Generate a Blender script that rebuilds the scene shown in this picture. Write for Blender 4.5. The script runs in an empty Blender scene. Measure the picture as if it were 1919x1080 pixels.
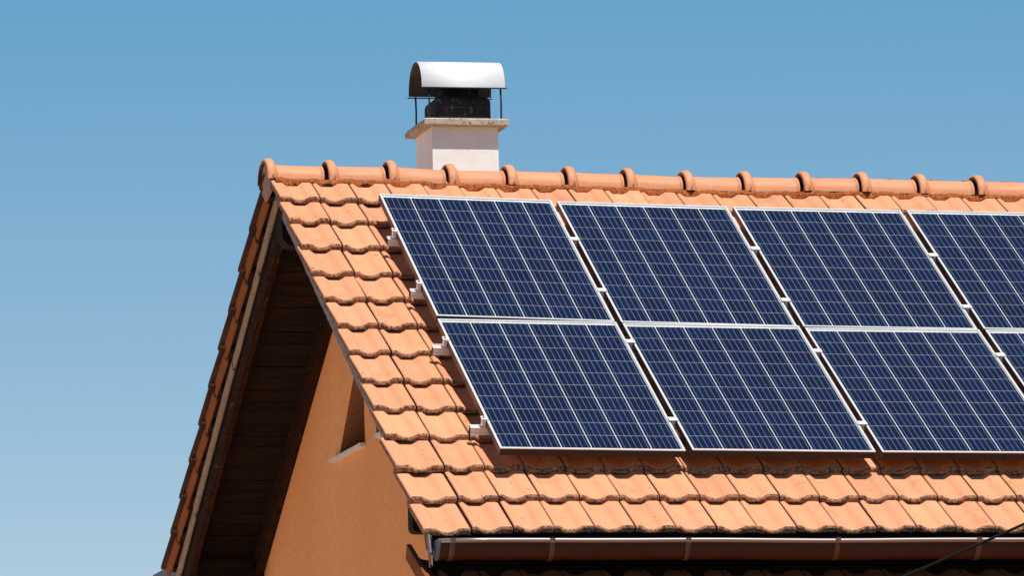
import bpy, math, random
from mathutils import Vector, Matrix
from mathutils.geometry import tessellate_polygon
random.seed(7)
R = math.radians
sc = bpy.context.scene
col = sc.collection
G0 = 7.505                       # height of the ridge datum above the ground

# ------------------------------------------------------------------ camera, sky, sun
CAM = Vector((-7.4404, -37.2742, -5.9052 + G0))
yaw, pit, rol = R(13.2885), R(7.7603), R(-1.4252)
fw = Vector((math.sin(yaw) * math.cos(pit), math.cos(yaw) * math.cos(pit), math.sin(pit)))
rt = Vector((math.cos(yaw), -math.sin(yaw), 0)); up = rt.cross(fw)
rt2 = rt * math.cos(rol) + up * math.sin(rol); up2 = up * math.cos(rol) - rt * math.sin(rol)
cd = bpy.data.cameras.new('camera'); cam = bpy.data.objects.new('camera', cd); col.objects.link(cam)
M = Matrix((rt2, up2, -fw)).transposed().to_4x4(); M.translation = CAM
cam.matrix_world = M
cd.sensor_width = 36; cd.lens = 12783.6 / 1919 * 36; cd.clip_start = 0.5; cd.clip_end = 20000
sc.camera = cam

SUN = Vector((0.27, -1.0, 2.5)).normalized()
w = bpy.data.worlds.new('World'); sc.world = w; w.use_nodes = True
wn = w.node_tree; wn.nodes.clear()
sky = wn.nodes.new('ShaderNodeTexSky'); sky.sky_type = 'NISHITA'; sky.sun_disc = False
sky.sun_elevation = math.asin(SUN.z); sky.sun_rotation = math.atan2(SUN.x, SUN.y)
sky.altitude = 300; sky.air_density = 0.85; sky.dust_density = 0.2; sky.ozone_density = 1.2
bg = wn.nodes.new('ShaderNodeBackground'); bg.inputs['Strength'].default_value = 0.088
wo = wn.nodes.new('ShaderNodeOutputWorld')
# colour of the air: paler low down, deeper and more cyan higher up
wtc = wn.nodes.new('ShaderNodeTexCoord'); wsp = wn.nodes.new('ShaderNodeSeparateXYZ'); wmr = wn.nodes.new('ShaderNodeMapRange')
wmx = wn.nodes.new('ShaderNodeMix'); wmx.data_type = 'RGBA'; wmu = wn.nodes.new('ShaderNodeMix'); wmu.data_type = 'RGBA'; wmu.blend_type = 'MULTIPLY'
wmr.inputs[1].default_value = 0.08; wmr.inputs[2].default_value = 0.185
wmx.inputs[6].default_value = (1.20, 1.13, 1.08, 1); wmx.inputs[7].default_value = (0.57, 1.00, 1.07, 1); wmu.inputs[0].default_value = 1.0
wn.links.new(wtc.outputs['Generated'], wsp.inputs[0]); wn.links.new(wsp.outputs[2], wmr.inputs[0]); wn.links.new(wmr.outputs[0], wmx.inputs[0])
wm2 = wn.nodes.new('ShaderNodeMapRange'); wm2.inputs[1].default_value = 0.20; wm2.inputs[2].default_value = 0.9
wx2 = wn.nodes.new('ShaderNodeMix'); wx2.data_type = 'RGBA'; wx2.inputs[7].default_value = (0.40, 0.62, 0.80, 1)
wn.links.new(wsp.outputs[2], wm2.inputs[0]); wn.links.new(wm2.outputs[0], wx2.inputs[0]); wn.links.new(wmx.outputs[2], wx2.inputs[6])
wn.links.new(sky.outputs[0], wmu.inputs[6]); wn.links.new(wx2.outputs[2], wmu.inputs[7])
wn.links.new(wmu.outputs[2], bg.inputs['Color']); wn.links.new(bg.outputs[0], wo.inputs['Surface'])
sl = bpy.data.lights.new('sun', 'SUN'); sl.energy = 5.0; sl.angle = R(0.5); sl.color = (1.0, 0.955, 0.90)
so = bpy.data.objects.new('sun', sl); col.objects.link(so)
so.rotation_euler = (-SUN).to_track_quat('-Z', 'Y').to_euler(); so.location = (0, -10, 30)
sc.view_settings.view_transform = 'Standard'; sc.view_settings.look = 'None'
sc.view_settings.exposure = 0.15; sc.view_settings.gamma = 1.0

# ------------------------------------------------------------------ materials
def mat(name, color, rough=0.6, metal=0.0, spec=0.5, vary=0.0, noise=None, bump=None, wave=None, spots=None, objvar=0.0, scale=(1, 1, 1)):
    """noise=(scale, colour, amount, detail)  bump=(scale, strength, distance)  spots=(scale, lo, hi, colour)"""
    m = bpy.data.materials.new(name); m.use_nodes = True
    nt = m.node_tree; N, L = nt.nodes, nt.links
    b = N['Principled BSDF']
    b.inputs['Roughness'].default_value = rough; b.inputs['Metallic'].default_value = metal
    b.inputs['Specular IOR Level'].default_value = spec
    b.inputs['Base Color'].default_value = (*color, 1)
    tc = N.new('ShaderNodeTexCoord'); mp = N.new('ShaderNodeMapping'); mp.inputs['Scale'].default_value = scale
    oi = N.new('ShaderNodeObjectInfo')
    L.new(tc.outputs['Object'], mp.inputs['Vector'])
    off = N.new('ShaderNodeVectorMath'); off.operation = 'ADD'
    sm = N.new('ShaderNodeVectorMath'); sm.operation = 'SCALE'; sm.inputs['Scale'].default_value = 37.0
    cx = N.new('ShaderNodeCombineXYZ')
    for i in range(3): L.new(oi.outputs['Random'], cx.inputs[i])
    L.new(cx.outputs[0], sm.inputs[0]); L.new(sm.outputs[0], off.inputs[1]); L.new(mp.outputs[0], off.inputs[0])
    V = off.outputs[0]
    cur = None
    def mix(fac, a, bcol, mode='MIX'):
        x = N.new('ShaderNodeMix'); x.data_type = 'RGBA'; x.blend_type = mode
        if isinstance(fac, float): x.inputs[0].default_value = fac
        else: L.new(fac, x.inputs[0])
        if isinstance(a, tuple): x.inputs[6].default_value = (*a, 1)
        else: L.new(a, x.inputs[6])
        if isinstance(bcol, tuple): x.inputs[7].default_value = (*bcol, 1)
        else: L.new(bcol, x.inputs[7])
        return x.outputs[2]
    def rng(src, lo, hi, a=0.0, bb=1.0):
        r = N.new('ShaderNodeMapRange'); r.inputs[1].default_value = lo; r.inputs[2].default_value = hi
        r.inputs[3].default_value = a; r.inputs[4].default_value = bb; L.new(src, r.inputs[0]); return r.outputs[0]
    cur = tuple(color)
    for nz in (noise or []):
        t = N.new('ShaderNodeTexNoise'); t.inputs['Scale'].default_value = nz[0]; t.inputs['Detail'].default_value = nz[3]
        L.new(V, t.inputs['Vector'])
        cur = mix(rng(t.outputs[0], 0.32, 0.68, 0.0, nz[2]), cur, tuple(nz[1]))
    for sp in (spots or []):
        t = N.new('ShaderNodeTexNoise'); t.inputs['Scale'].default_value = sp[0]; t.inputs['Detail'].default_value = 3
        L.new(V, t.inputs['Vector'])
        cur = mix(rng(t.outputs[0], sp[1], sp[2]), cur, tuple(sp[3]))
    if objvar:
        v = rng(oi.outputs['Random'], 0, 1, 1 - objvar, 1 + objvar)
        h = N.new('ShaderNodeHueSaturation'); L.new(v, h.inputs['Value'])
        m2 = N.new('ShaderNodeMath'); m2.operation = 'MULTIPLY'; m2.inputs[1].default_value = 7.13; L.new(oi.outputs['Random'], m2.inputs[0])
        m3 = N.new('ShaderNodeMath'); m3.operation = 'FRACT'; L.new(m2.outputs[0], m3.inputs[0])
        L.new(rng(m3.outputs[0], 0, 1, 0.5 - objvar * 0.025, 0.5 + objvar * 0.025), h.inputs['Hue'])
        if isinstance(cur, tuple): h.inputs['Color'].default_value = (*cur, 1)
        else: L.new(cur, h.inputs['Color'])
        cur = h.outputs[0]
    if not isinstance(cur, tuple): L.new(cur, b.inputs['Base Color'])
    if bump:
        hs = None
        for (s_, st, ds) in bump:
            t = N.new('ShaderNodeTexNoise'); t.inputs['Scale'].default_value = s_; t.inputs['Detail'].default_value = 4
            L.new(V, t.inputs['Vector'])
            bp = N.new('ShaderNodeBump'); bp.inputs['Strength'].default_value = st; bp.inputs['Distance'].default_value = ds
            L.new(t.outputs[0], bp.inputs['Height'])
            if hs is not None: L.new(hs, bp.inputs['Normal'])
            hs = bp.outputs[0]
        L.new(hs, b.inputs['Normal'])
    return m

TERRA = (0.66, 0.285, 0.145)
m_tile = mat('terracotta', TERRA, 0.75, spec=0.3, objvar=0.085,
             noise=[(5, (0.59, 0.235, 0.112), 0.6, 3), (60, (0.68, 0.315, 0.165), 0.5, 2)],
             spots=[(24, 0.695, 0.73, (0.22, 0.115, 0.05)), (7, 0.60, 0.84, (0.46, 0.19, 0.09))], bump=[(9, 0.15, 0.01), (260, 0.12, 0.002)])
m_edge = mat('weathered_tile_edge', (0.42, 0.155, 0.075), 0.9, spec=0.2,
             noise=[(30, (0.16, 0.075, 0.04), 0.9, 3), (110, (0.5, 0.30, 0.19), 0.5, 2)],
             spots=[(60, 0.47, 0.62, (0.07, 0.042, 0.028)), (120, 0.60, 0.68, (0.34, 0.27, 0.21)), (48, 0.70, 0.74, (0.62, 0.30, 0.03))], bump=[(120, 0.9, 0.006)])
m_under = mat('shaded_clay_underside', (0.055, 0.02, 0.01), 0.85, spec=0.2, noise=[(12, (0.04, 0.015, 0.008), 0.8, 3)])  # tile clay painted dark to hold the shade on undersides
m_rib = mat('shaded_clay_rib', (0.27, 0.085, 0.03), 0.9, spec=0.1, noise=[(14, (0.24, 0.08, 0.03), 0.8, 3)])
m_ridge = mat('ridge_terracotta', (0.65, 0.265, 0.122), 0.6, spec=0.35, objvar=0.06, scale=(1, 8, 8),
              noise=[(4, (0.55, 0.21, 0.10), 0.8, 3), (30, (0.70, 0.34, 0.18), 0.5, 2)], bump=[(14, 0.2, 0.008)])
m_mortar = mat('ridge_sealing_fibre', (0.66, 0.20, 0.06), 0.95, spec=0.1,
               noise=[(40, (0.34, 0.095, 0.03), 0.9, 4)], spots=[(140, 0.50, 0.72, (0.07, 0.022, 0.010))], bump=[(130, 1.0, 0.02)])
m_void = mat('roofing_underlay', (0.02, 0.016, 0.014), 0.9, spec=0.1)
m_stucco = mat('orange_stucco', (0.95, 0.405, 0.165), 0.95, spec=0.15, scale=(1, 1, 0.22),
               noise=[(1.0, (0.86, 0.33, 0.115), 1.0, 4), (90, (0.70, 0.28, 0.11), 0.55, 3)],
               spots=[(90, 0.66, 0.78, (0.50, 0.20, 0.08))], bump=[(120, 0.9, 0.012)])
m_stucco_dark = mat('shaded_reveal_stucco', (0.36, 0.135, 0.062), 0.95, spec=0.1, noise=[(60, (0.26, 0.09, 0.04), 0.8, 4)], bump=[(120, 0.9, 0.01)])  # wall stucco darkened in the colour for shade inside the recess
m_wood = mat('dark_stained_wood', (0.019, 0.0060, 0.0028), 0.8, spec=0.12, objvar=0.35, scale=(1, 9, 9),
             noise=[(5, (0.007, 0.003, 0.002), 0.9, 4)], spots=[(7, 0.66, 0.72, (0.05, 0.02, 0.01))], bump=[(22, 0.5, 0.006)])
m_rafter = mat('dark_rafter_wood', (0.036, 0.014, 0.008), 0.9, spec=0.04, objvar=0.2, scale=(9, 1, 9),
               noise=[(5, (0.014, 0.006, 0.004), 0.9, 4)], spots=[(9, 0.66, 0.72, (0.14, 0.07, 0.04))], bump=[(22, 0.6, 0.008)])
m_pale = mat('pale_weathered_board', (0.40, 0.28, 0.20), 0.85, spec=0.2, scale=(14, 1, 14),
             noise=[(6, (0.30, 0.19, 0.12), 0.9, 4)], spots=[(9, 0.62, 0.70, (0.15, 0.07, 0.04))], bump=[(30, 0.6, 0.006)])
m_grey = mat('grey_weathered_board', (0.30, 0.255, 0.27), 0.85, spec=0.2, scale=(14, 1, 14),
             noise=[(6, (0.19, 0.16, 0.18), 0.9, 4)], spots=[(10, 0.62, 0.70, (0.08, 0.06, 0.06))], bump=[(30, 0.6, 0.006)])
m_gutter = mat('brown_gutter_metal', (0.055, 0.019, 0.010), 0.45, metal=0.0, spec=0.3, noise=[(3, (0.042, 0.015, 0.008), 0.7, 2)], bump=[(5, 0.1, 0.01)])
m_strap = mat('bracket_strap_metal', (0.16, 0.085, 0.06), 0.45, metal=0.2, noise=[(30, (0.10, 0.05, 0.035), 0.8, 3)])
m_lowtile = mat('shaded_red_clay', (0.42, 0.15, 0.06), 0.9, spec=0.1, objvar=0.08, noise=[(8, (0.32, 0.11, 0.045), 0.8, 3)])  # eave shade and warm bounce put into the lower tiles' colour
m_bead = mat('gutter_bead_metal', (0.33, 0.26, 0.24), 0.30, metal=0.5, spec=0.7, noise=[(9, (0.34, 0.27, 0.25), 0.8, 2)])
m_zincend = mat('grey_zinc', (0.12, 0.115, 0.135), 0.6, metal=0.1)
m_alu = mat('anodised_aluminium', (0.84, 0.83, 0.82), 0.40, metal=0.30, spec=0.5)
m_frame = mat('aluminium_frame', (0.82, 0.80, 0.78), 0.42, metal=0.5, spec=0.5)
m_fside = mat('shaded_frame_side', (0.095, 0.07, 0.062), 0.45, metal=0.3, spec=0.4)  # aluminium darkened in the colour for the shade between panels
m_flow = mat('shaded_frame_front', (0.018, 0.011, 0.011), 0.5, spec=0.3)  # shade of the frame's down-slope face painted into its colour
m_back = mat('white_backsheet', (0.78, 0.76, 0.74), 0.6)
m_bus = mat('silver_ribbon', (0.27, 0.33, 0.45), 0.45, metal=0.3)
m_cell = mat('blue_silicon_cell', (0.0016, 0.0078, 0.033), 0.4, spec=0.2, objvar=0.16,
             noise=[(22, (0.0024, 0.0120, 0.050), 0.8, 1), (70, (0.0011, 0.005, 0.022), 0.7, 1)])
m_white = mat('white_render', (0.90, 0.875, 0.84), 0.9, spec=0.2, noise=[(14, (0.82, 0.79, 0.755), 0.6, 4)], bump=[(110, 0.5, 0.004)])
m_slab = mat('chimney_slab_concrete', (0.56, 0.47, 0.38), 0.95, spec=0.15, noise=[(18, (0.36, 0.30, 0.24), 0.9, 4)],
             spots=[(38, 0.58, 0.68, (0.15, 0.13, 0.10))], bump=[(80, 0.6, 0.006)])
m_soot = mat('sooty_flue', (0.030, 0.024, 0.022), 0.8, spec=0.3, noise=[(12, (0.012, 0.010, 0.010), 0.9, 4)],
             spots=[(34, 0.56, 0.85, (0.26, 0.19, 0.17))], scale=(1, 1, 0.45), bump=[(60, 0.5, 0.005)])
m_cowl = mat('bright_cowl_metal', (0.84, 0.83, 0.82), 0.42, metal=0.08, spec=0.6, scale=(1, 6, 6), noise=[(4, (0.74, 0.72, 0.71), 0.8, 4)], bump=[(7, 0.25, 0.004)])
m_cowl_in = mat('sooty_cowl_inside', (0.045, 0.030, 0.028), 0.6, metal=0.2, noise=[(14, (0.02, 0.014, 0.013), 0.9, 3)], spots=[(30, 0.66, 0.85, (0.20, 0.15, 0.13))])
m_rod = mat('dark_steel_rod', (0.05, 0.045, 0.05), 0.5, metal=0.6)
m_stone = mat('pale_sill_stone', (0.72, 0.61, 0.53), 0.8, noise=[(20, (0.48, 0.43, 0.38), 0.8, 3)], bump=[(60, 0.3, 0.004)])
m_cable = mat('black_cable', (0.008, 0.007, 0.008), 0.9, spec=0.15)
m_glassdark = mat('dark_window_glass', (0.02, 0.022, 0.026), 0.08, spec=0.6)
m_ground = mat('dry_grass_ground', (0.10, 0.10, 0.045), 0.95, spec=0.1, noise=[(0.4, (0.06, 0.075, 0.028), 0.8, 6), (6, (0.14, 0.12, 0.07), 0.5, 3)])
m_brown = mat('brown_verge_metal', (0.24, 0.080, 0.028), 0.85, spec=0.03, noise=[(8, (0.18, 0.060, 0.022), 0.8, 3)])
# thin cover glass: mostly clear, a Fresnel share of soft reflection
m_glass = bpy.data.materials.new('cover_glass'); m_glass.use_nodes = True
nt = m_glass.node_tree; nt.nodes.clear()
o_ = nt.nodes.new('ShaderNodeOutputMaterial'); mx = nt.nodes.new('ShaderNodeMixShader')
tr = nt.nodes.new('ShaderNodeBsdfTransparent'); tr.inputs[0].default_value = (0.96, 0.97, 0.98, 1)
gl = nt.nodes.new('ShaderNodeBsdfGlossy'); gl.inputs['Roughness'].default_value = 0.12; gl.inputs['Color'].default_value = (1, 1, 1, 1)
fr = nt.nodes.new('ShaderNodeFresnel'); fr.inputs[0].default_value = 1.14
nt.links.new(fr.outputs[0], mx.inputs[0]); nt.links.new(tr.outputs[0], mx.inputs[1]); nt.links.new(gl.outputs[0], mx.inputs[2]); nt.links.new(mx.outputs[0], o_.inputs[0])

# ------------------------------------------------------------------ mesh helpers
class MB:
    def __init__(s): s.v = []; s.f = []; s.m = []; s.s = []
    def quad(s, a, b, c, d, mi=0, sm=False):
        n = len(s.v); s.v += [a, b, c, d]; s.f.append((n, n+1, n+2, n+3)); s.m.append(mi); s.s.append(sm)
    def box(s, x0, x1, y0, y1, z0, z1, mi=0, T=None):
        n = len(s.v)
        p = [(x, y, z) for z in (z0, z1) for y in (y0, y1) for x in (x0, x1)]
        if T: p = [tuple(T(q)) for q in p]
        s.v += p
        for f in ((0, 2, 3, 1), (4, 5, 7, 6), (0, 1, 5, 4), (2, 6, 7, 3), (0, 4, 6, 2), (1, 3, 7, 5)):
            s.f.append(tuple(n + i for i in f)); s.m.append(mi); s.s.append(False)
    def grid(s, rows, mi=0, sm=True, flip=False, cap=False):
        n = len(s.v); c = len(rows[0])
        for r in rows: s.v += [tuple(p) for p in r]
        for i in range(len(rows) - 1):
            for j in range(c - 1):
                a = n + i*c + j; q = (a, a+1, a+c+1, a+c)
                s.f.append(q[::-1] if flip else q); s.m.append(mi); s.s.append(sm)
    def prism(s, poly, x0, x1, mi=0, sm=False, endm=None, T=None):
        """poly in (y,z), extruded along x"""
        n = len(s.v); k = len(poly)
        pts = [(x, y, z) for x in (x0, x1) for (y, z) in poly]
        if T: pts = [tuple(T(p)) for p in pts]
        s.v += pts
        for i in range(k):
            j = (i+1) % k; s.f.append((n+i, n+j, n+k+j, n+k+i)); s.m.append(mi); s.s.append(sm)
        s.f.append(tuple(n+i for i in reversed(range(k)))); s.f.append(tuple(n+k+i for i in range(k)))
        e = mi if endm is None else endm
        s.m += [e, e]; s.s += [False, False]
    def tube(s, pts, r, k=8, mi=0):
        rows = []
        for i, p in enumerate(pts):
            p = Vector(p); a = Vector(pts[max(0, i-1)]); b = Vector(pts[min(len(pts)-1, i+1)])
            d = (b-a).normalized(); u = d.cross(Vector((0, 0, 1)));
            if u.length < 0.05: u = d.cross(Vector((0, 1, 0)))
            u.normalize(); v = d.cross(u)
            rr = r[i] if isinstance(r, (list, tuple)) else r
            rows.append([p + u*rr*math.cos(2*math.pi*j/k) + v*rr*math.sin(2*math.pi*j/k) for j in range(k+1)])
        s.grid(rows, mi, True)
        n = len(s.v)
        for row, rev in ((rows[0], False), (rows[-1], True)):
            n = len(s.v); s.v += [tuple(p) for p in row[:-1]]
            f = tuple(n+i for i in range(k)); s.f.append(f[::-1] if rev else f); s.m.append(mi); s.s.append(False)
    def mesh(s, name, mats):
        me = bpy.data.meshes.new(name); me.from_pydata(s.v, [], s.f)
        for m in mats: me.materials.append(m)
        me.polygons.foreach_set('material_index', s.m); me.polygons.foreach_set('use_smooth', s.s)
        me.update(); return me
def weld(me, d=0.0002):
    import bmesh
    b = bmesh.new(); b.from_mesh(me); bmesh.ops.remove_doubles(b, verts=b.verts, dist=d)
    bmesh.ops.recalc_face_normals(b, faces=b.faces); b.to_mesh(me); b.free(); return me
def obj(name, me, parent=None, mw=None, mats=None):
    if isinstance(me, MB): me = weld(me.mesh(name, mats))
    o = bpy.data.objects.new(name, me); col.objects.link(o)
    if parent: o.parent = parent
    if mw is not None: o.matrix_local = mw
    return o
def empty(name, loc, label=None, cat=None, group=None):
    o = bpy.data.objects.new(name, None); col.objects.link(o); o.location = loc; o.empty_display_size = 0.2
    return tag(o, label, cat, group)
def tag(o, label=None, cat=None, group=None, kind=None):
    if label: o['label'] = label
    if cat: o['category'] = cat
    if group: o['group'] = group
    if kind: o['kind'] = kind
    return o

# ------------------------------------------------------------------ roof frames of reference
TH, TH2 = R(31.7249), R(28.7383)
cF, sF, cB, sB = math.cos(TH), math.sin(TH), math.cos(TH2), math.sin(TH2)
def interp(x, xs, ys):
    if x <= xs[0]: return ys[0]
    for i in range(1, len(xs)):
        if x <= xs[i]:
            t = (x-xs[i-1])/(xs[i]-xs[i-1]); return ys[i-1]*(1-t)+ys[i]*t
    return ys[-1]
RX = [0.02, 0.375, 0.725, 1.074, 1.418, 1.77, 2.117, 2.465, 2.814, 3.166, 3.512, 3.862, 4.214, 4.56, 4.91, 5.26, 5.61]
RZ = [0.085, 0.080, 0.081, 0.066, 0.064, 0.060, 0.053, 0.042, 0.042, 0.043, 0.044, 0.037, 0.034, 0.032, 0.03, 0.03, 0.028]
def sag(x): return interp(x, RX, RZ) - 0.085
def F(x, s, n): return Vector((x, -s*cF - n*sF, -s*sF + n*cF + G0))
def B(x, s, n): return Vector((x, s*cB + n*sB, -s*sB + n*cB + G0))
XR = 6.0                         # right end of the modelled roof
def fmat(x, s, n, tilt=0.0, rz=0.0, back=False):
    if not back:
        X = Vector((1, 0, 0)); D = Vector((0, -cF, -sF)); Nn = Vector((0, -sF, cF)); o = F(x, s, n)
    else:
        X = Vector((-1, 0, 0)); D = Vector((0, cB, -sB)); Nn = Vector((0, sB, cB)); o = B(x, s, n)
    # local x = across, y = up the slope, z = normal
    m = Matrix((X, -D, Nn)).transposed().to_4x4(); m.translation = o
    return m @ Matrix.Rotation(rz, 4, 'Z') @ Matrix.Rotation(tilt, 4, 'X')

# ------------------------------------------------------------------ ground
g = MB(); S = 6000.0
g.quad((-S, -S, 0), (S, -S, 0), (S, S, 0), (-S, S, 0))
tag(obj('ground', g, mats=[m_ground]), kind='structure')

yd = MB(); yd.box(-34, 0.4, -12, 26, -0.10, 0.02)  # unseen pale slab added to bounce warm light onto the gable wall
m_bounce = mat('pale_bounce_paving', (0.70, 0.53, 0.39), 0.9, spec=0.1, noise=[(2, (0.62, 0.46, 0.33), 0.7, 5)])
tag(obj('bounce_paving', yd, mats=[m_bounce]), kind='structure')
house = empty('house', (0, 0, 0), 'house gable with terracotta tiled roof, orange stucco wall and white chimney', 'house')

# ------------------------------------------------------------------ roof tile mesh; origin at the nose, left edge, underside level 0
TL = 0.43
def tile_mesh(name, width, dips, flatdip=None, thick=0.034, depth=0.022, seed=0):
    rnd = random.Random(seed)
    a, b = dips
    xs = [0.0, 0.012, a*0.6, a, a+(b-a)*.12, a+(b-a)*.26, a+(b-a)*.40, (a+b)/2, a+(b-a)*.60, a+(b-a)*.74, a+(b-a)*.88, b, b+(width-b)*.5, width-.010, width]
    def dip(x, arc):
        if x <= a or x >= b: return 0.0
        t = (x-a)/(b-a)
        trap = min(1.0, t/.24, (1-t)/.24)
        ar = math.sin(math.pi*t)**0.85
        return -depth*(trap*(1-arc)+ar*arc)
    m = MB()
    st = [(TL, 0, 0.0), (0.14, 0.15, 0.0), (0.055, 0.75, 0.0), (0.013, 1, -0.002), (0.005, 1, -0.006), (0.0008, 1, -0.013)]
    rows = []
    for (y, arc, dn) in st:
        rows.append([(x, y, thick + dip(x, arc) + dn - (0.004 if x in (0.0, width) else 0)) for x in xs])
    m.grid(rows[:4], 0, True, flip=True)
    jag = [rnd.uniform(-.002, .002) for _ in xs]
    nose = [rows[3], rows[4], [(x, y, z + j) for (x, y, z), j in zip(rows[5], jag)],
            [(x, 0.0 + abs(j), dip(x, 0.0) * 0.25 - 0.001 + j) for x, j in zip(xs, jag)], [(x, 0.014, dip(x, 0.0)*0.25 - 0.001) for x in xs]]
    m.grid(nose, 1, False, flip=True)
    bot = [[(x, 0.014, dip(x, 0.0)*0.25 - 0.001) for x in xs], [(x, TL, dip(x, 0.0) + 0.004) for x in xs]]
    m.grid(bot, 2, False, flip=True)
    for sx, k in ((0, 0), (len(xs)-1, -1)):
        top = [r[k] for r in rows]; lo = [bot[0][k], bot[1][k]]
        f = top + [nose[3][k], lo[0], lo[1]]
        n = len(m.v); m.v += f; idx = tuple(range(n, n+len(f)))
        m.f.append(idx if k == 0 else idx[::-1]); m.m.append(1); m.s.append(False)
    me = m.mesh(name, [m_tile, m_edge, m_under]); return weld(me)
TW = 0.2130; TX = 0.2382
tile_me = [tile_mesh('roof_tile', TW-0.0065, (0.022, 0.148), seed=i) for i in range(4)]
verge_me = [tile_mesh('verge_tile', TX-0.005, (0.058, 0.180), seed=10+i) for i in range(3)]
ROWS = [0.2328, 0.5497, 0.9087, 1.2731, 1.6182, 1.9682, 2.3226, 2.6853, 3.0349, 3.3888, 3.7700, 4.1235, 4.4903]
VOFF = [0.0066, 0.0023, 0.006, -0.0022, 0.0001, 0.0113, 0.0082, 0.0123, 0.0071, 0.0027, -0.0177, -0.013, -0.0119]
def tile_n(x, s):
    return -0.1215 + sag(x) * 1.15 * max(0.0, 1 - s/4.4)
deck = MB()
deck.box(0.03, XR, -0.03, 4.42, -0.20, -0.165, T=lambda p: F(p[0], p[1], p[2] - (0.0 if p[0] < 1 else 0.055*max(0, 1-p[1]/4.4))))
front = obj('front_roof_slope', deck, house, mats=[m_void])
extra = []
for r_, s0 in enumerate(ROWS):
    prev = ROWS[r_-1] if r_ else -0.10
    gauge = s0 - prev
    tilt = -math.atan2(0.034, gauge)          # nose rides on the row below
    c = 0
    while True:
        if c == 0: x = VOFF[r_]; me = verge_me[r_ % 3]
        else: x = TX + (c-1)*TW + 0.0025; me = tile_me[random.randrange(4)]
        if x > XR - 0.1: break
        j = random.gauss(0, 1)
        dn = 0.0015*j + (-0.009 if (c == 0 and r_ == 11) else -0.015 if (c == 0 and r_ == 12) else -0.005 if (c == 1 and r_ == 12) else 0)
        ds = random.gauss(0, 0.0028)
        mw = fmat(x + random.gauss(0, 0.0011), s0 + ds, tile_n(x, s0) + dn, tilt + random.gauss(0, 0.002), random.gauss(0, 0.0045))
        if c == 0: mw = mw @ Matrix.Scale((TX - VOFF[r_] - 0.001)/TX, 4, (1, 0, 0))
        vis = (x < 4.5 if r_ < 3 else x < 1.3) or (r_ >= 9 and x < 4.15) or x < 0.9
        if r_ in (1, 2) and x > 3.0: vis = False
        if vis: extra_none = obj('roof_tile', me, front, mw)
        else: extra.append((me, mw))
        c += 1
def join_copies(name, lst, mats, parent):
    m = MB()
    for me, mw in lst:
        n = len(m.v); m.v += [tuple(mw @ v.co) for v in me.vertices]
        for p in me.polygons:
            m.f.append(tuple(n+i for i in p.vertices)); m.m.append(p.material_index); m.s.append(p.use_smooth)
    return tag(obj(name, m.mesh(name, mats), parent), kind='stuff')
join_copies('hidden_roof_tiles', extra, [m_tile, m_edge, m_under], front)
# dark eave board below the last row
eb = MB(); eb.box(0.05, XR, 4.36, 4.385, -0.30, -0.16, T=lambda p: F(*p))
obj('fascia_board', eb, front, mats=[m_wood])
tb = MB(); tb.box(0.10, XR, 4.40, 4.43, -0.215, -0.203, T=lambda p: F(*p))
obj('eave_trim', tb, front, mats=[m_brown])

# grey verge board under the left edge of the front slope, in lengths with a ragged lower edge
def rag_board(name, P, x0, x1, s0, s1, ntop, nlow, m_, parent, seed, step=0.035, amp=0.006, notch=()):
    rnd = random.Random(seed); mb = MB(); k = max(2, int((s1-s0)/step)); top = []; low = []
    for i in range(k+1):
        s = s0 + (s1-s0)*i/k
        lo = nlow(s) + rnd.uniform(-amp, amp)
        tp = ntop(s)
        for (a, b_, d) in notch:
            if a < s < b_: tp -= d
        top.append((s, tp)); low.append((s, lo))
    for xx, fl in ((x0, False), (x1, True)):
        mb.grid([[P(xx, s, n) for s, n in top], [P(xx, s, n) for s, n in low]], 0, False, flip=fl)
    mb.grid([[P(x0, s, n) for s, n in low], [P(x1, s, n) for s, n in low]], 0, False)
    mb.grid([[P(x1, s, n) for s, n in top], [P(x0, s, n) for s, n in top]], 0, False)
    for e in (0, -1):
        mb.quad(P(x0, *top[e]), P(x1, *top[e]), P(x1, *low[e]), P(x0, *low[e]))
    return obj(name, mb, parent, mats=[m_])
fl_ = lambda s: -0.123 - interp(s, [0, 0.35, 1.0, 2.4, 3.2, 3.7, 4.5], [0.055, 0.068, 0.066, 0.060, 0.048, 0.036, 0.040])
ft_ = lambda s: -0.124 - (0.022 if s > 3.72 else 0)
for i, (a, b_) in enumerate(((0.30, 1.30), (1.305, 2.49), (2.495, 3.60), (3.605, 4.47))):
    nt_ = [(a + f*(b_-a), a + f*(b_-a) + 0.028, 0.022) for f in (0.12, 0.45, 0.78)]
    rag_board('verge_board', F, 0.012, 0.029, a, b_, ft_, fl_, m_grey, front, 30+i, amp=0.004, notch=nt_)

# ------------------------------------------------------------------ back slope: deck, soffit boards, rafters, tiles along the verge
db = MB(); db.box(0.10, XR, 0.30, 4.16, -0.010, 0.020, T=lambda p: B(*p))
back = obj('back_roof_slope', db, house, mats=[m_void])
s = 0.13; k = 0
bm_ = {}
while s < 4.14:
    wd = 0.112 + random.uniform(-0.004, 0.004)
    b1 = MB(); d_ = random.uniform(0, 0.004)
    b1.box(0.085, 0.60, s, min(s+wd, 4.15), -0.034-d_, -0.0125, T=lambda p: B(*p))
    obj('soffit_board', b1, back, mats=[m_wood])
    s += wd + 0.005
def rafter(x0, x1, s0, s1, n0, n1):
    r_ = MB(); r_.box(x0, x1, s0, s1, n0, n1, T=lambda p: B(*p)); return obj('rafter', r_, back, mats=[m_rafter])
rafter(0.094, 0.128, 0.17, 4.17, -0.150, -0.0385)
rafter(0.50, 0.548, 0.17, 4.13, -0.165, -0.0385)
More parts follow.
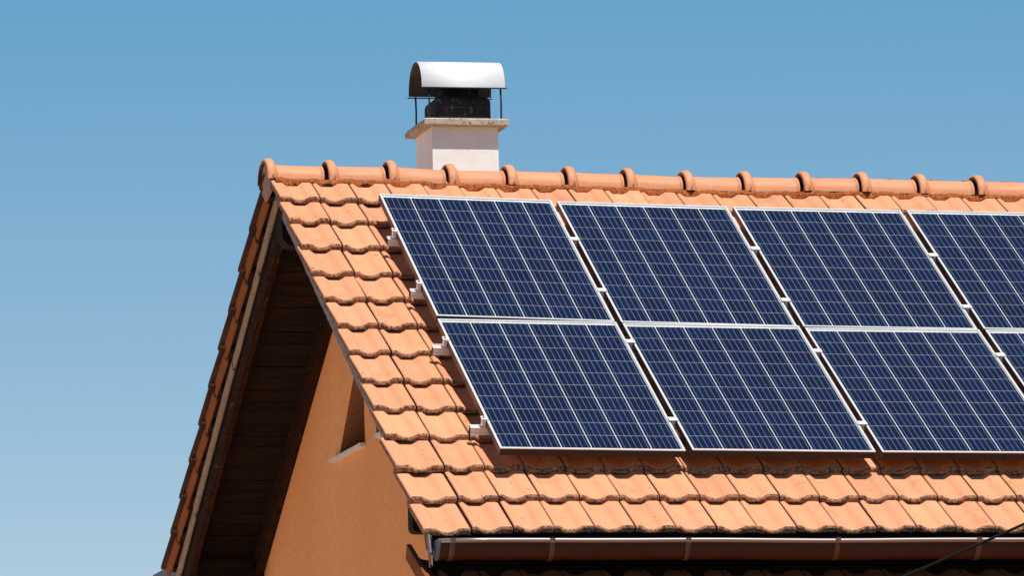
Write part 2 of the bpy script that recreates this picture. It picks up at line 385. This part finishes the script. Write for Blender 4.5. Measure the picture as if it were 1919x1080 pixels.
# pale board with a waney lower edge, in three lengths
for i, (a, b_) in enumerate(((0.24, 1.02), (1.025, 1.95), (1.96, 3.45), (3.46, 4.20))):
    hh = (0.076, 0.084, 0.078, 0.085)[i]
    rag_board('verge_board', B, 0.075+0.003*(i % 2), 0.092, a, b_, lambda s: 0.065, lambda s, hh=hh, a=a, b_=b_: 0.065-hh+0.022*max(0, (s-b_+0.16)/0.16), m_pale, back, 50+i, amp=0.003)
bt = MB()
for q in range(12):
    sq = 0.35 + q*0.379
    bt.box(0.066, 0.60, sq-0.02, sq+0.02, 0.067, 0.095, T=lambda p: B(*p))
tag(obj('roof_batten', bt, back, mats=[m_wood]), kind='stuff')
bu = MB(); bu.box(0.082, XR, 0.32, 4.19, 0.052, 0.060, T=lambda p: B(*p)); obj('underlay', bu, back, mats=[m_void])
BR = [0.405, 0.790, 1.1806, 1.5752, 1.9576, 2.3399, 2.7223, 3.1016, 3.4795, 3.8622, 4.2374]
# tile seen from its verge side: hump at the outer edge, drop to the pan
def back_tile_mesh():
    m = MB(); W_ = 0.235; th = 0.020
    prof = [(0.0, 0.0), (0.034, 0.0), (0.048, -0.006), (0.066, -0.020), (0.105, -0.022), (0.150, -0.018), (0.19, -0.004), (W_, 0.0)]
    L_ = 0.455
    def P(x, y, z): return (W_ - x, y, z)
    stt = [(L_, 0.0), (0.02, 0.0), (0.004, -0.006), (0.0, -0.014)]
    rows = [[P(x, y, z + d) for x, z in prof] for y, d in stt]
    m.grid(rows, 0, True)
    low = [[P(x, 0.0, z - th) for x, z in prof], [P(x, L_, z - th) for x, z in prof]]
    m.grid([rows[-1], low[0]], 1, False); m.grid(low, 2, True)
    m.grid([low[1], rows[0]], 1, False)
    # side rib under the verge edge
    rib = [[P(0.028, y, -th + 0.001) , P(0.040, y, -0.078), P(0.050, y, -0.078), P(0.056, y, -th + 0.001)] for y in (0.008, L_-0.07)]
    m.grid(rib, 3, False); n = len(m.v)
    for r in (rib[0], rib[1][::-1]):
        n = len(m.v); m.v += r; m.f.append((n, n+1, n+2, n+3)); m.m.append(1); m.s.append(False)
    for k in (0, -1):
        f = [r[k] for r in rows] + [low[0][k], low[1][k]]
        n = len(m.v); m.v += f; m.f.append(tuple(range(n, n+len(f)))); m.m.append(2); m.s.append(False)
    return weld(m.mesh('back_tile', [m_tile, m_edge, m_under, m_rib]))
btm = back_tile_mesh(); bextra = []
for r_, s0 in enumerate(BR):
    for c in range(26):
        x = 0.235 + c*0.232
        mw = fmat(x + random.gauss(0, 0.002) * (c == 0), s0 + random.gauss(0, 0.004), 0.157 + random.gauss(0, 0.0015), -math.atan2(0.030, 0.38), random.gauss(0, 0.004), back=True)
        if r_ == 0: mw = mw @ Matrix.Scale(0.34, 4, (0, 1, 0))
        if c == 0: obj('roof_tile', btm, back, mw)
        else: bextra.append((btm, mw))
join_copies('back_roof_tiles', bextra, [m_tile, m_edge, m_under], back)
# back eave gutter, its grey end just showing behind the last tile
gb = MB(); cy, cz = B(0, 4.30, 0.06).y, -1.93 + G0
arc = [(cy + 0.08*math.cos(a), cz + 0.08*math.sin(a)) for a in [math.pi + math.pi*i/10 for i in range(11)]]
gb.prism([(4.19, -1.872+G0), (4.62, -1.872+G0), (4.60, -1.95+G0), (4.40, -2.05+G0), (4.22, -2.02+G0)], 0.10, XR, 0)
obj('back_eave_gutter', gb, house, mats=[m_zincend])

# ------------------------------------------------------------------ gable wall with two triangular window recesses
WX = 0.55
def tess(mb, x, outer, holes, mi=0):
    polys = [[Vector((p[0], p[1], 0)) for p in outer]] + [[Vector((p[0], p[1], 0)) for p in h] for h in holes]
    fl = [p for q in polys for p in q]; n = len(mb.v)
    mb.v += [(x, p.x, p.y) for p in fl]
    for t in tessellate_polygon(polys): mb.f.append(tuple(n+i for i in t)); mb.m.append(mi); mb.s.append(False)
WY0, WY1 = -3.30, 3.66
outer = [(WY0, 0.0), (WY1, 0.0), (WY1, -WY1*math.tan(TH2) - 0.06 + G0 + 0.02), (0.27, -0.09 - 0.06 + G0), (0.16, -0.10-0.20 + G0), (WY0, WY0*math.tan(TH) - 0.24 + G0)]
yb = 0.272
t1 = [(0.989, -1.533+G0), (yb, -1.533+G0), (yb, -0.885+G0)]
t2 = [(-0.04, -1.533+G0), (-0.76, -1.533+G0), (-0.04, -0.885+G0)]
wb = MB(); tess(wb, WX, outer, [t1, t2])
wb2 = MB()
for t in (t1, t2):
    for i in range(3):
        a, b_ = t[i], t[(i+1) % 3]
        wb2.quad((WX, *a), (WX, *b_), (WX+0.16, *b_), (WX+0.16, *a))
wall = obj('gable_wall', wb, house, mats=[m_stucco])
obj('window_reveal', wb2, wall, mats=[m_stucco_dark])
for t in (t1, t2):
    wp = MB(); n = len(wp.v); wp.v = [(WX+0.16, *p) for p in t] + [(WX+0.19, *p) for p in t]
    wp.f = [(0, 1, 2), (5, 4, 3), (0, 1, 4, 3), (1, 2, 5, 4), (2, 0, 3, 5)]; wp.m = [0]*5; wp.s = [False]*5
    obj('window_pane', wp, wall, mats=[m_glassdark])
for (y0, y1) in ((0.250, 1.11), (-1.0, -0.12)):
    sb = MB(); sb.prism([(y0, -1.562+G0), (y1, -1.562+G0), (y1, -1.541+G0), (y0, -1.541+G0)], WX-0.035, WX+0.10)
    o = obj('window_sill', sb, wall, mats=[m_stone])
fwl = MB(); fwl.box(WX+0.002, XR, WY0+0.002, WY0+0.25, 0.0, -2.26 + G0)
obj('front_wall', fwl, house, mats=[m_stucco])
bwl = MB(); bwl.box(WX+0.002, XR, WY1-0.25, WY1-0.002, 0.0, -2.06 + G0)
obj('back_wall', bwl, house, mats=[m_stucco])
# ridge beam with a rounded end and the front purlin end
def beam(name, x0, x1, yc, wy, zt, zb, m_, rr=0.05, lean=0.0):
    b1 = MB(); y0, y1 = yc-wy/2, yc+wy/2
    def prof(y): return y
    # side profile (x,z) with rounded lower front corner, extruded in y
    pts = [(x0, zt), (x1, zt), (x1, zb), (x0+rr, zb)] + [(x0+rr-rr*math.sin(a), zb+rr-rr*math.cos(a)) for a in [math.pi/2*i/6 for i in range(1, 7)]]
    n = len(b1.v); k = len(pts)
    b1.v += [(x, y0, z) for x, z in pts] + [(x, y1, z) for x, z in pts]
    for i in range(k):
        j = (i+1) % k; b1.f.append((n+i, n+j, n+k+j, n+k+i)); b1.m.append(0); b1.s.append(False)
    b1.f += [tuple(n+i for i in reversed(range(k))), tuple(n+k+i for i in range(k))]; b1.m += [0, 0]; b1.s += [False, False]
    return obj(name, b1, house, mats=[m_])
beam('ridge_beam', 0.088, XR-0.1, 0.30, 0.15, -0.205+G0, -0.425+G0, m_wood, 0.07)
beam('eave_purlin', 0.10, XR-0.1, -2.93, 0.12, -2.20+G0, -2.385+G0, m_wood, 0.03)
beam('back_purlin', 0.13, XR-0.1, 3.35, 0.12, -1.95+G0, -2.13+G0, m_wood, 0.03)

# ------------------------------------------------------------------ ridge: sealing roll, half-round ridge tiles, end plate
YR = 0.27
rm = MB(); rnd = random.Random(3); rows = []
nx = 520
for i in range(nx):
    x = 0.03 + (XR-0.05)*i/nx
    # follow the pans of the first row
    c = (x - TX) / TW; fx = (c % 1.0)*TW if x > TX else max(0, x - 0.036)
    t = (fx-0.022)/(0.126); dp = -0.019*max(0, math.sin(math.pi*t)) if 0 < t < 1 else 0
    s0 = -0.070; n0 = tile_n(x, 0) + 0.007
    
    row = []
    for k in range(9):
        a = math.pi*(k/8)*1.25 - 0.1
        rr = 0.021 + rnd.uniform(-0.0035, 0.0035) + 0.004*math.sin(x*23)*math.sin(x*7+1)
        dy, dz = math.cos(a)*rr*1.15, math.sin(a)*rr
        row.append(F(x, s0 + dy + 0.012, n0 + dz*0.8 + dp*(1.2 if k < 3 else 0.35)))
    rows.append(row)
rm.grid(rows, 0, True)
ridge = obj('ridge_sealing_roll', rm, house, mats=[m_mortar])
rs = MB(); sec = [(YR-0.10, -0.150), (YR+0.12, -0.14), (YR, -0.03), (YR-0.10, -0.150)]
rs.grid([[(x, y, z + 1.25*sag(x) + G0) for y, z in sec] for x in [0.03 + (XR-0.05)*i/30 for i in range(31)]], 0, False)
obj('ridge_batten', rs, ridge, mats=[m_void])
def ridge_tile_mesh(L_):
    m = MB(); ka = 14
    def arc(x, ry, h, skirt, dz=0.0):
        return [(x, -ry*math.cos(math.pi*i/ka), h*math.sin(math.pi*i/ka)**0.9 - (skirt if i in (0, ka) else 0) + dz) for i in range(ka+1)]
    # outer surface: rounded collar then body
    st = [(-0.031, 0.140, 0.119), (-0.028, 0.147, 0.126), (-0.018, 0.151, 0.130), (0.0, 0.153, 0.1325), (0.014, 0.149, 0.128), (0.023, 0.139, 0.112), (0.028, 0.129, 0.098),
          (0.040, 0.126, 0.094), (0.12, 0.126, 0.093), (L_-0.03, 0.125, 0.092), (L_-0.012, 0.124, 0.091), (L_-0.010, 0.130, 0.097), (L_, 0.130, 0.097)]
    rows = [arc(x, ry, h, 0.004) for x, ry, h in st]
    m.grid(rows, 0, True)
    inner = [arc(x, ry-0.014, h-0.016, 0.004) for x, ry, h in (st[0], st[5], st[7], st[-1])]
    m.grid([rows[0], inner[0]], 1, False, flip=True); m.grid(inner, 2, True, flip=True); m.grid([inner[-1], rows[-1]], 1, False, flip=True)
    for k in (0, -1):
        for a_, b_ in (((rows[0][k], rows[3][k]), (inner[0][k], inner[1][k])), ((rows[6][k], rows[-1][k]), (inner[2][k], inner[-1][k]))):
            m.quad(a_[0], a_[1], b_[1], b_[0], 1)
    me = m.mesh('ridge_tile', [m_ridge, m_edge, m_under]); return weld(me)
rme = ridge_tile_mesh(0.302)
for i in range(len(RX)):
    x = RX[i]; z0 = RZ[i]; z1 = RZ[i+1] if i+1 < len(RZ) else RZ[i]
    if x > XR-0.3: break
    # the tail dips under the next collar
    body0 = z0 - 0.1325
    tilt = math.atan2((z1-z0), 0.348)
    mw = Matrix.Translation((x, YR + random.gauss(0, 0.002), body0 + G0)) @ Matrix.Rotation(-tilt, 4, 'Y') @ Matrix.Rotation(random.gauss(0, 0.010), 4, 'X') @ Matrix.Rotation(random.gauss(0, 0.005), 4, 'Z')
    obj('ridge_tile', rme, ridge, mw)
ep = MB(); ep.prism([(0.135, -0.022+G0), (0.140, -0.118+G0), (0.290, -0.160+G0), (0.39, -0.10+G0), (0.385, -0.03+G0), (0.34, 0.035+G0), (0.27, 0.056+G0), (0.19, 0.03+G0)], 0.006, 0.02)
obj('ridge_end_plate', ep, ridge, mats=[mat('end_plate_clay', (0.40, 0.22, 0.16), 0.85, noise=[(20, (0.30, 0.15, 0.10), 0.8, 3)])])

# ------------------------------------------------------------------ front gutter
GY, GZ, GR = -3.800, -2.520, 0.082
gm = MB(); ka = 12
xg = [0.045, 1.2, 2.4, 3.6, 4.8, XR]
wob = lambda x: 0.002*math.sin(x*2.1) + 0.0015*math.sin(x*5.3)
out = [[(x, GY + GR*math.cos(a), GZ + G0 + GR*1.12*math.sin(a) + wob(x)) for a in [math.pi + math.pi*i/ka for i in range(ka+1)]] for x in [0.045 + (XR-0.045)*i/24 for i in range(25)]]
inn = [[(x, y*1 + (0.003 if y < GY else -0.003), z + 0.0025) for x, y, z in row] for row in out]
gm.grid(out, 0, True, flip=True); gm.grid(inn, 0, True)
gutter = obj('gutter', gm, house, mats=[m_gutter])
bd = MB(); bd.tube([(x, GY-GR-0.004, GZ+G0+wob(x)) for x in [0.045 + (XR-0.045)*i/24 for i in range(25)]], 0.0125, 10)
obj('gutter_bead', bd, gutter, mats=[m_bead])
ec = MB(); ec.prism([(GY + GR*1.03*math.cos(a), GZ + G0 + GR*1.15*math.sin(a)) for a in [math.pi + math.pi*i/ka for i in range(ka+1)]] + [(GY+GR, GZ+G0+0.012), (GY-GR, GZ+G0+0.012)], 0.036, 0.0445)
obj('gutter_end_cap', ec, gutter, mats=[m_zincend])
for x in (0.105, 0.622, 1.332, 2.121, 2.874, 3.62, 4.37):
    bk = MB(); pts = [(GY + (GR+.004)*math.cos(a), GZ + G0 + (GR*1.12+.004)*math.sin(a)) for a in [math.pi*0.96 + math.pi*1.04*i/ka for i in range(ka+1)]]
    ow = [[(x + dx - 0.012*max(0, i/ka - .0)*0, y, z) for i, (y, z) in enumerate(pts)] for dx in (-0.014, 0.014)]
    iw = [[(a, b_ + (0.002 if b_ < GY else -.002), c_ + 0.001) for a, b_, c_ in r] for r in ow]
    bk.grid(ow, 0, True); bk.grid([ow[0], iw[0]], 0, False); bk.grid([iw[1], ow[1]], 0, False)
    bk.box(x-0.014, x+0.014, GY-GR-0.018, GY-GR+0.004, GZ+G0-0.012, GZ+G0+0.013)
    obj('gutter_bracket', bk, gutter, mats=[m_strap])
# board closing the left end of the eave, with a pointed grey sheet
vb = MB(); P0 = F(0, 4.47, -0.135)
vb.prism([(-3.705, -2.455+G0), (-3.765, -2.48+G0), (-3.795, -2.57+G0), (-3.765, -2.645+G0)], 0.008, 0.016)
obj('eave_end_flashing', vb, house, mats=[m_grey])
vb = MB(); vb.prism([(-3.60, -2.42+G0), (-3.76, -2.485+G0), (-3.735, -2.555+G0), (-3.66, -2.545+G0)], 0.018, 0.028)
obj('eave_end_board', vb, house, mats=[m_brown])

# ------------------------------------------------------------------ chimney
ch = MB(); cx0, cx1, cy0, cy1 = 1.056, 1.446, 0.605, 1.035
ch.box(cx0, cx1, cy0, cy1, -0.45+G0, 0.3385+G0)
chim = obj('chimney', ch, house, mats=[m_white])
sbm = MB(); a0, a1, b0, b1 = 1.001, 1.501, 0.55, 1.085
z0, z1 = 0.3385+G0, 0.3785+G0
def ring(i, z): return [(a0+i, b0+i, z), (a1-i, b0+i, z), (a1-i, b1-i, z), (a0+i, b1-i, z)]
rr = [ring(0.004, z0), ring(0, z0+0.004), ring(0, z1-0.006), ring(0.005, z1), ring(0.06, z1+0.010)]
sbm.grid([r + [r[0]] for r in rr], 0, False)
for r in (rr[0][::-1], rr[-1]):
    n = len(sbm.v); sbm.v += r; sbm.f.append((n, n+1, n+2, n+3)); sbm.m.append(0); sbm.s.append(False)
obj('chimney_slab', sbm, chim, mats=[m_slab])
# sooty rounded flue collar
fl = MB()
def rsq(x0, x1, y0, y1, r, z, k=5):
    P_ = []
    for (cx_, cy_, a0_) in ((x1-r, y1-r, 0), (x0+r, y1-r, 90), (x0+r, y0+r, 180), (x1-r, y0+r, 270)):
        for i in range(k+1):
            a = R(a0_ + 90*i/k); P_.append((cx_ + r*math.cos(a), cy_ + r*math.sin(a), z))
    return P_ + [P_[0]]
zf = 0.372 + G0
lv = [(0, 0.0), (0, 0.122), (0.004, 0.136), (0.014, 0.148), (0.030, 0.157), (0.052, 0.162), (0.052, 0.20), (0.075, 0.20), (0.075, 0.1)]
fl.grid([rsq(1.092+i, 1.420-i, 0.640+i, 0.985-i, 0.034, zf+h) for i, h in lv], 0, True)
obj('flue_collar', fl, chim, mats=[m_soot])
# half-barrel metal cowl, open at both ends, with folded lips, on four rods
hx0, hx1 = 1.000, 1.492; yc, hr, hz = 0.776, 0.180, 0.568+G0
co = MB(); kk = 24
def arc2(r, x, dz=0): return [(x, yc - r*math.cos(math.pi*i/kk), hz + (r*0.97)*math.sin(math.pi*i/kk)**0.92 + dz) for i in range(kk+1)]
co.grid([arc2(hr, hx0), arc2(hr, hx1)], 0, True)
co.grid([arc2(hr-0.003, hx0), arc2(hr-0.003, hx1)], 1, True, flip=True)
co.grid([arc2(hr-0.003, hx0), arc2(hr, hx0)], 0, False); co.grid([arc2(hr, hx1), arc2(hr-0.003, hx1)], 0, False)
cowl = obj('chimney_cowl', co, chim, mats=[m_cowl, m_cowl_in])
for sgn, y in ((-1, yc-hr), (1, yc+hr)):
    lp = MB(); ya, yb2 = sorted((y - sgn*0.001, y + sgn*0.020))
    lp.box(hx0-0.004, hx1+0.008, ya, yb2, hz-0.008, hz-0.004)
    obj('cowl_lip', lp, chim, mats=[m_cowl_in])
for x in (1.040, 1.465):
    for y in (yc-hr+0.002, yc+hr-0.004):
        rd = MB(); rd.tube([(x, y, z1-0.002), (x+0.002, y, (z1+hz)/2), (x, y, hz-0.002)], 0.0055, 8)
        obj('cowl_rod', rd, chim, mats=[m_rod])

# ------------------------------------------------------------------ solar panels
PW, PL, FH = 0.99, 1.65, 0.040
fm = MB(); lip = 0.0125
def fbox(x0, x1, y0, y1, z0, z1): fm.box(x0, x1, y0, y1, z0, z1)
# frame section: outer wall + top lip
def rail_sec(p0, p1, inward):
    pass
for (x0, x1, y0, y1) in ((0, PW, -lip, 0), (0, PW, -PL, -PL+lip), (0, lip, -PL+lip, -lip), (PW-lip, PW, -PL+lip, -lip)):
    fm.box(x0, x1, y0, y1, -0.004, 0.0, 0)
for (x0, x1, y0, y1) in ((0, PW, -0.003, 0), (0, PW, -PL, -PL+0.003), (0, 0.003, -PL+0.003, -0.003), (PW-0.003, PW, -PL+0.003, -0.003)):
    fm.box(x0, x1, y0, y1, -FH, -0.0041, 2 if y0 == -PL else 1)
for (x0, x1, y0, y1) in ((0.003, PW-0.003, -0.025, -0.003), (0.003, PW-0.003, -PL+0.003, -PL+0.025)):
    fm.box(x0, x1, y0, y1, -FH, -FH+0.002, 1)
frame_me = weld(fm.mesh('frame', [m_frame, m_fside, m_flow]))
bs = MB(); bs.box(0.004, PW-0.004, -PL+0.004, -0.004, -0.0095, -0.0075); back_me = weld(bs.mesh('backsheet', [m_back]))
gs = MB(); gs.quad((lip-.001, -PL+lip-.001, -0.0044), (PW-lip+.001, -PL+lip-.001, -0.0044), (PW-lip+.001, -lip+.001, -0.0044), (lip-.001, -lip+.001, -0.0044)); glass_me = gs.mesh('cover_glass', [m_glass])
CW, CG, RG = 0.1562, 0.0042, 0.0036
cx_0 = (PW - 6*CW - 5*CG)/2; CH = 0.1555; cy_0 = (PL - 10*CH - 9*RG)/2
ce = MB(); q_ = 0.0008
ce.box(0, CW, -CH, 0, -0.0074, -0.0066); cell_me = weld(ce.mesh('solar_cell', [m_cell]))
bu_ = MB()
for c in range(6):
    x0 = cx_0 + c*(CW+CG)
    for k in range(5):
        xx = x0 + CW*(k+0.5)/5
        bu_.box(xx-0.0008, xx+0.0008, -PL+0.022, -0.022, -0.0065, -0.0060)
bus_me = weld(bu_.mesh('busbar_ribbon', [m_bus]))
jb = MB(); jb.box(0.44, 0.55, -0.20, -0.12, -0.032, -0.010); jb_me = weld(jb.mesh('junction_box', [m_void]))
GX, GS = 0.0356, 0.0225
PX0, PS0 = 0.5152, 0.4693
tilt_tab = {(0, 0): (.036, -.028, -.010), (1, 0): (.001, -.021, -.006), (2, 0): (-.021, -.012, -.004), (3, 0): (-.033, -.010, 0.0),
            (0, 1): (.018, -.013, .006), (1, 1): (-.001, -.010, .017), (2, 1): (-.022, -.006, .028), (3, 1): (-.029, 0.0, .032)}
labels = {(0, 0): 'upper row blue solar panel nearest the left roof verge',
          (1, 0): 'upper row blue solar panel second from the left, below the ridge',
          (2, 0): 'upper row blue solar panel third from the left, below the bare ridge',
          (3, 0): 'upper row blue solar panel cut off by the right edge of the picture',
          (0, 1): 'lower row blue solar panel nearest the roof verge, above bare eave tiles',
          (1, 1): 'lower row blue solar panel second from the left, with dark gaps on both sides',
          (2, 1): 'lower row blue solar panel third from the left',
          (3, 1): 'lower row blue solar panel showing only its corner at the right picture edge'}
for (i, j), (tl, dx, dsn) in tilt_tab.items():
    x0 = PX0 + i*(PW+GX); s0 = PS0 + j*(PL+GS)
    o3 = F(x0, s0, tl); ax = (F(x0+PW, s0, tl+dx) - o3).normalized(); dn = (F(x0, s0+PL, tl+dsn) - o3)
    dn = (dn - ax*dn.dot(ax)).normalized(); nn = ax.cross(-dn)
    m4 = Matrix((ax, -dn, nn)).transposed().to_4x4(); m4.translation = o3
    p = empty('solar_panel', (0, 0, 0), labels[(i, j)], 'solar panel', 'solar panels on the roof'); p.matrix_world = m4
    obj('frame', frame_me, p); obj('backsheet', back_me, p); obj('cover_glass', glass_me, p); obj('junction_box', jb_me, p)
    tag(obj('busbar_ribbons', bus_me, p), kind='stuff')
    for c in range(6):
        for r_ in range(10):
            o = bpy.data.objects.new('solar_cell', cell_me); col.objects.link(o); o.parent = p
            o.location = (cx_0 + c*(CW+CG), -cy_0 - r_*(CH+RG), 0)

# ------------------------------------------------------------------ mounting rails with clamps and roof hooks
def nsurf(x, s):                 # height of the panel plane there
    i = min(3, max(0, int((x-PX0)/(PW+GX)))); j = 0 if s < PS0+PL+GS/2 else 1
    tl, dx, dsn = tilt_tab[(i, j)]
    return tl + dx*(x-PX0-i*(PW+GX))/PW + dsn*(s-PS0-j*(PL+GS))/PL
rail_lab = ['topmost aluminium mounting rail, its end poking out left of the upper panel near the ridge',
            'second aluminium mounting rail from the top, under the lower half of the upper panels',
            'third aluminium mounting rail from the top, under the upper part of the lower panels',
            'lowest aluminium mounting rail, its end poking out near the bottom left panel corner']
RS = [(0.985, 0.466, 1.018, 1.079, 1.125), (1.691, 0.457, 1.714, 1.784, 1.833), (2.416, 0.437, 2.408, 2.480, 2.510), (3.433, 0.433, 3.420, 3.441, 3.46)]
prof = [(-0.020, 0.0), (-0.006, 0.0), (-0.006, -0.006), (0.006, -0.006), (0.006, 0.0), (0.020, 0.0), (0.020, -0.013), (0.016, -0.016), (0.016, -0.026), (0.020, -0.030), (0.020, -0.042), (-0.020, -0.042), (-0.020, -0.030), (-0.016, -0.026), (-0.016, -0.016), (-0.020, -0.013)]
for q, (s0, xl, sa, sb_, sc2) in enumerate(RS):
    # polyline following the panels' undersides
    nL = nsurf(0.52, s0) - FH - 0.002; nR = nsurf(4.2, sc2) - FH - 0.002
    nod = [(xl, s0, nL)] + [(PX0 + (i+1)*(PW+GX) - GX/2, ss, min(nsurf(PX0+(i+1)*(PW+GX)-GX-0.01, ss), nsurf(PX0+(i+1)*(PW+GX)+0.01, ss)) - FH - 0.002) for i, ss in ((0, sa), (1, sb_), (2, sc2))] + [(4.62, sc2+0.03, nR)]
    root = empty('mounting_rail', F(*nod[0]), rail_lab[q], 'mounting rail', 'mounting rails under the solar panels')
    inv = Matrix.Translation(-F(*nod[0]))
    mb = MB(); rows = []
    for (x, s_, n_) in nod:
        rows.append([inv @ F(x, s_ + a, n_ + b_) for a, b_ in prof + [prof[0]]])
    mb.grid(rows, 0, False)
    for row, rev in ((rows[0], False), (rows[-1], True)):
        n = len(mb.v); mb.v += [tuple(p) for p in row[:-1]]; f = tuple(range(n, n+len(prof))); mb.f.append(f[::-1] if rev else f); mb.m.append(1); mb.s.append(False)
    obj('rail_profile', mb, root, mats=[m_alu, m_void])
    # end clamp
    xe = PX0 - 0.014; ne = nsurf(0.52, s0)
    cl = MB(); TT = lambda p: inv @ F(p[0], p[1], p[2])
    cl.box(xe-0.008, xe+0.010, s0-0.018, s0+0.018, ne-FH, ne-0.006, T=TT)
    cl.box(xe-0.013, xe+0.022, s0-0.021, s0+0.021, ne+0.001, ne+0.007, T=TT)
    cl.box(xe-0.011, xe+0.012, s0-0.020, s0+0.020, ne-0.0058, ne+0.0008, T=TT)
    clo = obj('end_clamp', cl, root, mats=[m_alu])
    bl = MB(); c0 = F(xe-0.001, s0, ne+0.0072); u0 = Vector((0, -sF, cF))
    bl.tube([inv @ c0, inv @ (c0 + u0*0.004)], 0.006, 8); obj('clamp_bolt', bl, root, mats=[m_rod])
    for k_, (x, s_, n_) in enumerate(nod[1:4]):
        mc = MB(); nt2 = n_ + FH + 0.002 + 0.010
        mc.box(x-0.0255, x+0.0255, s_-0.020, s_+0.020, nt2-0.004, nt2+0.001, T=TT)
        mc.box(x-0.009, x+0.009, s_-0.017, s_+0.017, n_+0.001, nt2-0.0042, T=TT)
        obj('mid_clamp', mc, root, mats=[m_alu])
    for hx in (0.90, 1.95, 2.95, 3.95):
        hk = MB(); nn_ = interp(hx, [n0[0] for n0 in nod], [n0[2] for n0 in nod]); ss = interp(hx, [n0[0] for n0 in nod], [n0[1] for n0 in nod])
        hk.box(hx-0.016, hx+0.016, ss-0.018, ss+0.018, nn_-0.060, nn_-0.0435, T=TT)
        hk.box(hx-0.016, hx+0.016, ss-0.26, ss-0.019, nn_-0.060, nn_-0.054, T=TT)
        obj('roof_hook', hk, root, mats=[m_rod])

# ------------------------------------------------------------------ lower roof below the eave, with its brown verge trim
THL = R(26)
def LQ(x, s, n): return Vector((x, -3.53 - s*math.cos(THL) - n*math.sin(THL), -2.645 - s*math.sin(THL) + n*math.cos(THL) + G0))
ld = MB(); ld.box(0.06, XR, 0.0, 1.5, -0.05, -0.012, T=lambda p: LQ(*p))
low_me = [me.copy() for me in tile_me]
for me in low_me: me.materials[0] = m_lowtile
low = obj('lower_roof', ld, house, mats=[m_void])
lowx = []
Lm = Matrix((Vector((1, 0, 0)), Vector((0, math.cos(THL), math.sin(THL))), Vector((0, -math.sin(THL), math.cos(THL))))).transposed().to_4x4()
for r_ in range(4):
    for c in range(27):
        x = 0.105 + c*TW; s0 = 0.36 + r_*0.35
        mm = Lm.copy(); mm.translation = LQ(x + random.gauss(0, .001), s0 + random.gauss(0, .003), -0.004 + random.gauss(0, .001))
        mm = mm @ Matrix.Rotation(-0.06, 4, 'X')
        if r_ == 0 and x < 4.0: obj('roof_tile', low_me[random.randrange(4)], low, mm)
        else: lowx.append((low_me[0], mm))
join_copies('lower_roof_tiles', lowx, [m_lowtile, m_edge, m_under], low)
vt = MB()
vt.box(-0.020, 0.004, -0.21, 1.5, -0.005, 0.075, T=lambda p: LQ(*p))
vt.grid([[LQ(x, q, n) for x, n in ((0.0045, 0.073), (0.018, 0.040), (0.038, 0.012), (0.065, -0.006), (0.104, -0.012))] for q in (-0.205, 1.5)], 0, True)
obj('verge_trim', vt, low, mats=[m_brown])
vt = MB(); vt.box(-0.016, 0.06, 0.12, 1.5, -0.075, -0.038, T=lambda p: LQ(*p))
obj('trim_board', vt, low, mats=[m_grey])
wf = MB(); wf.box(0.085, 0.56, -3.525, -3.505, -2.78+G0, -2.545+G0); wf.prism([(-3.31, -2.33+G0), (-3.55, -2.62+G0), (-3.50, -2.68+G0), (-3.30, -2.6+G0)], 0.56, XR)
obj('flashing_shade_plate', wf, low, mats=[m_void])  # near-black plate added where shade leaves the gap below the gutter dark

# ------------------------------------------------------------------ black cable crossing in front of the eave
cb = MB(); A = Vector((2.133, -7.0, -2.762+G0)); Bp = Vector((1.558, -7.0, -3.000+G0)); dv = A - Bp
pts = []
for i in range(60):
    t = -7 + 16*i/59
    p = Bp + dv*t; p.z += 0.006*(t*(t-1)); pts.append(tuple(p))
cb.tube(pts, 0.0066, 8)
tag(obj('power_cable', cb, mats=[m_cable]), 'thin black cable hanging across the lower right corner in front of the gutter', 'cable')
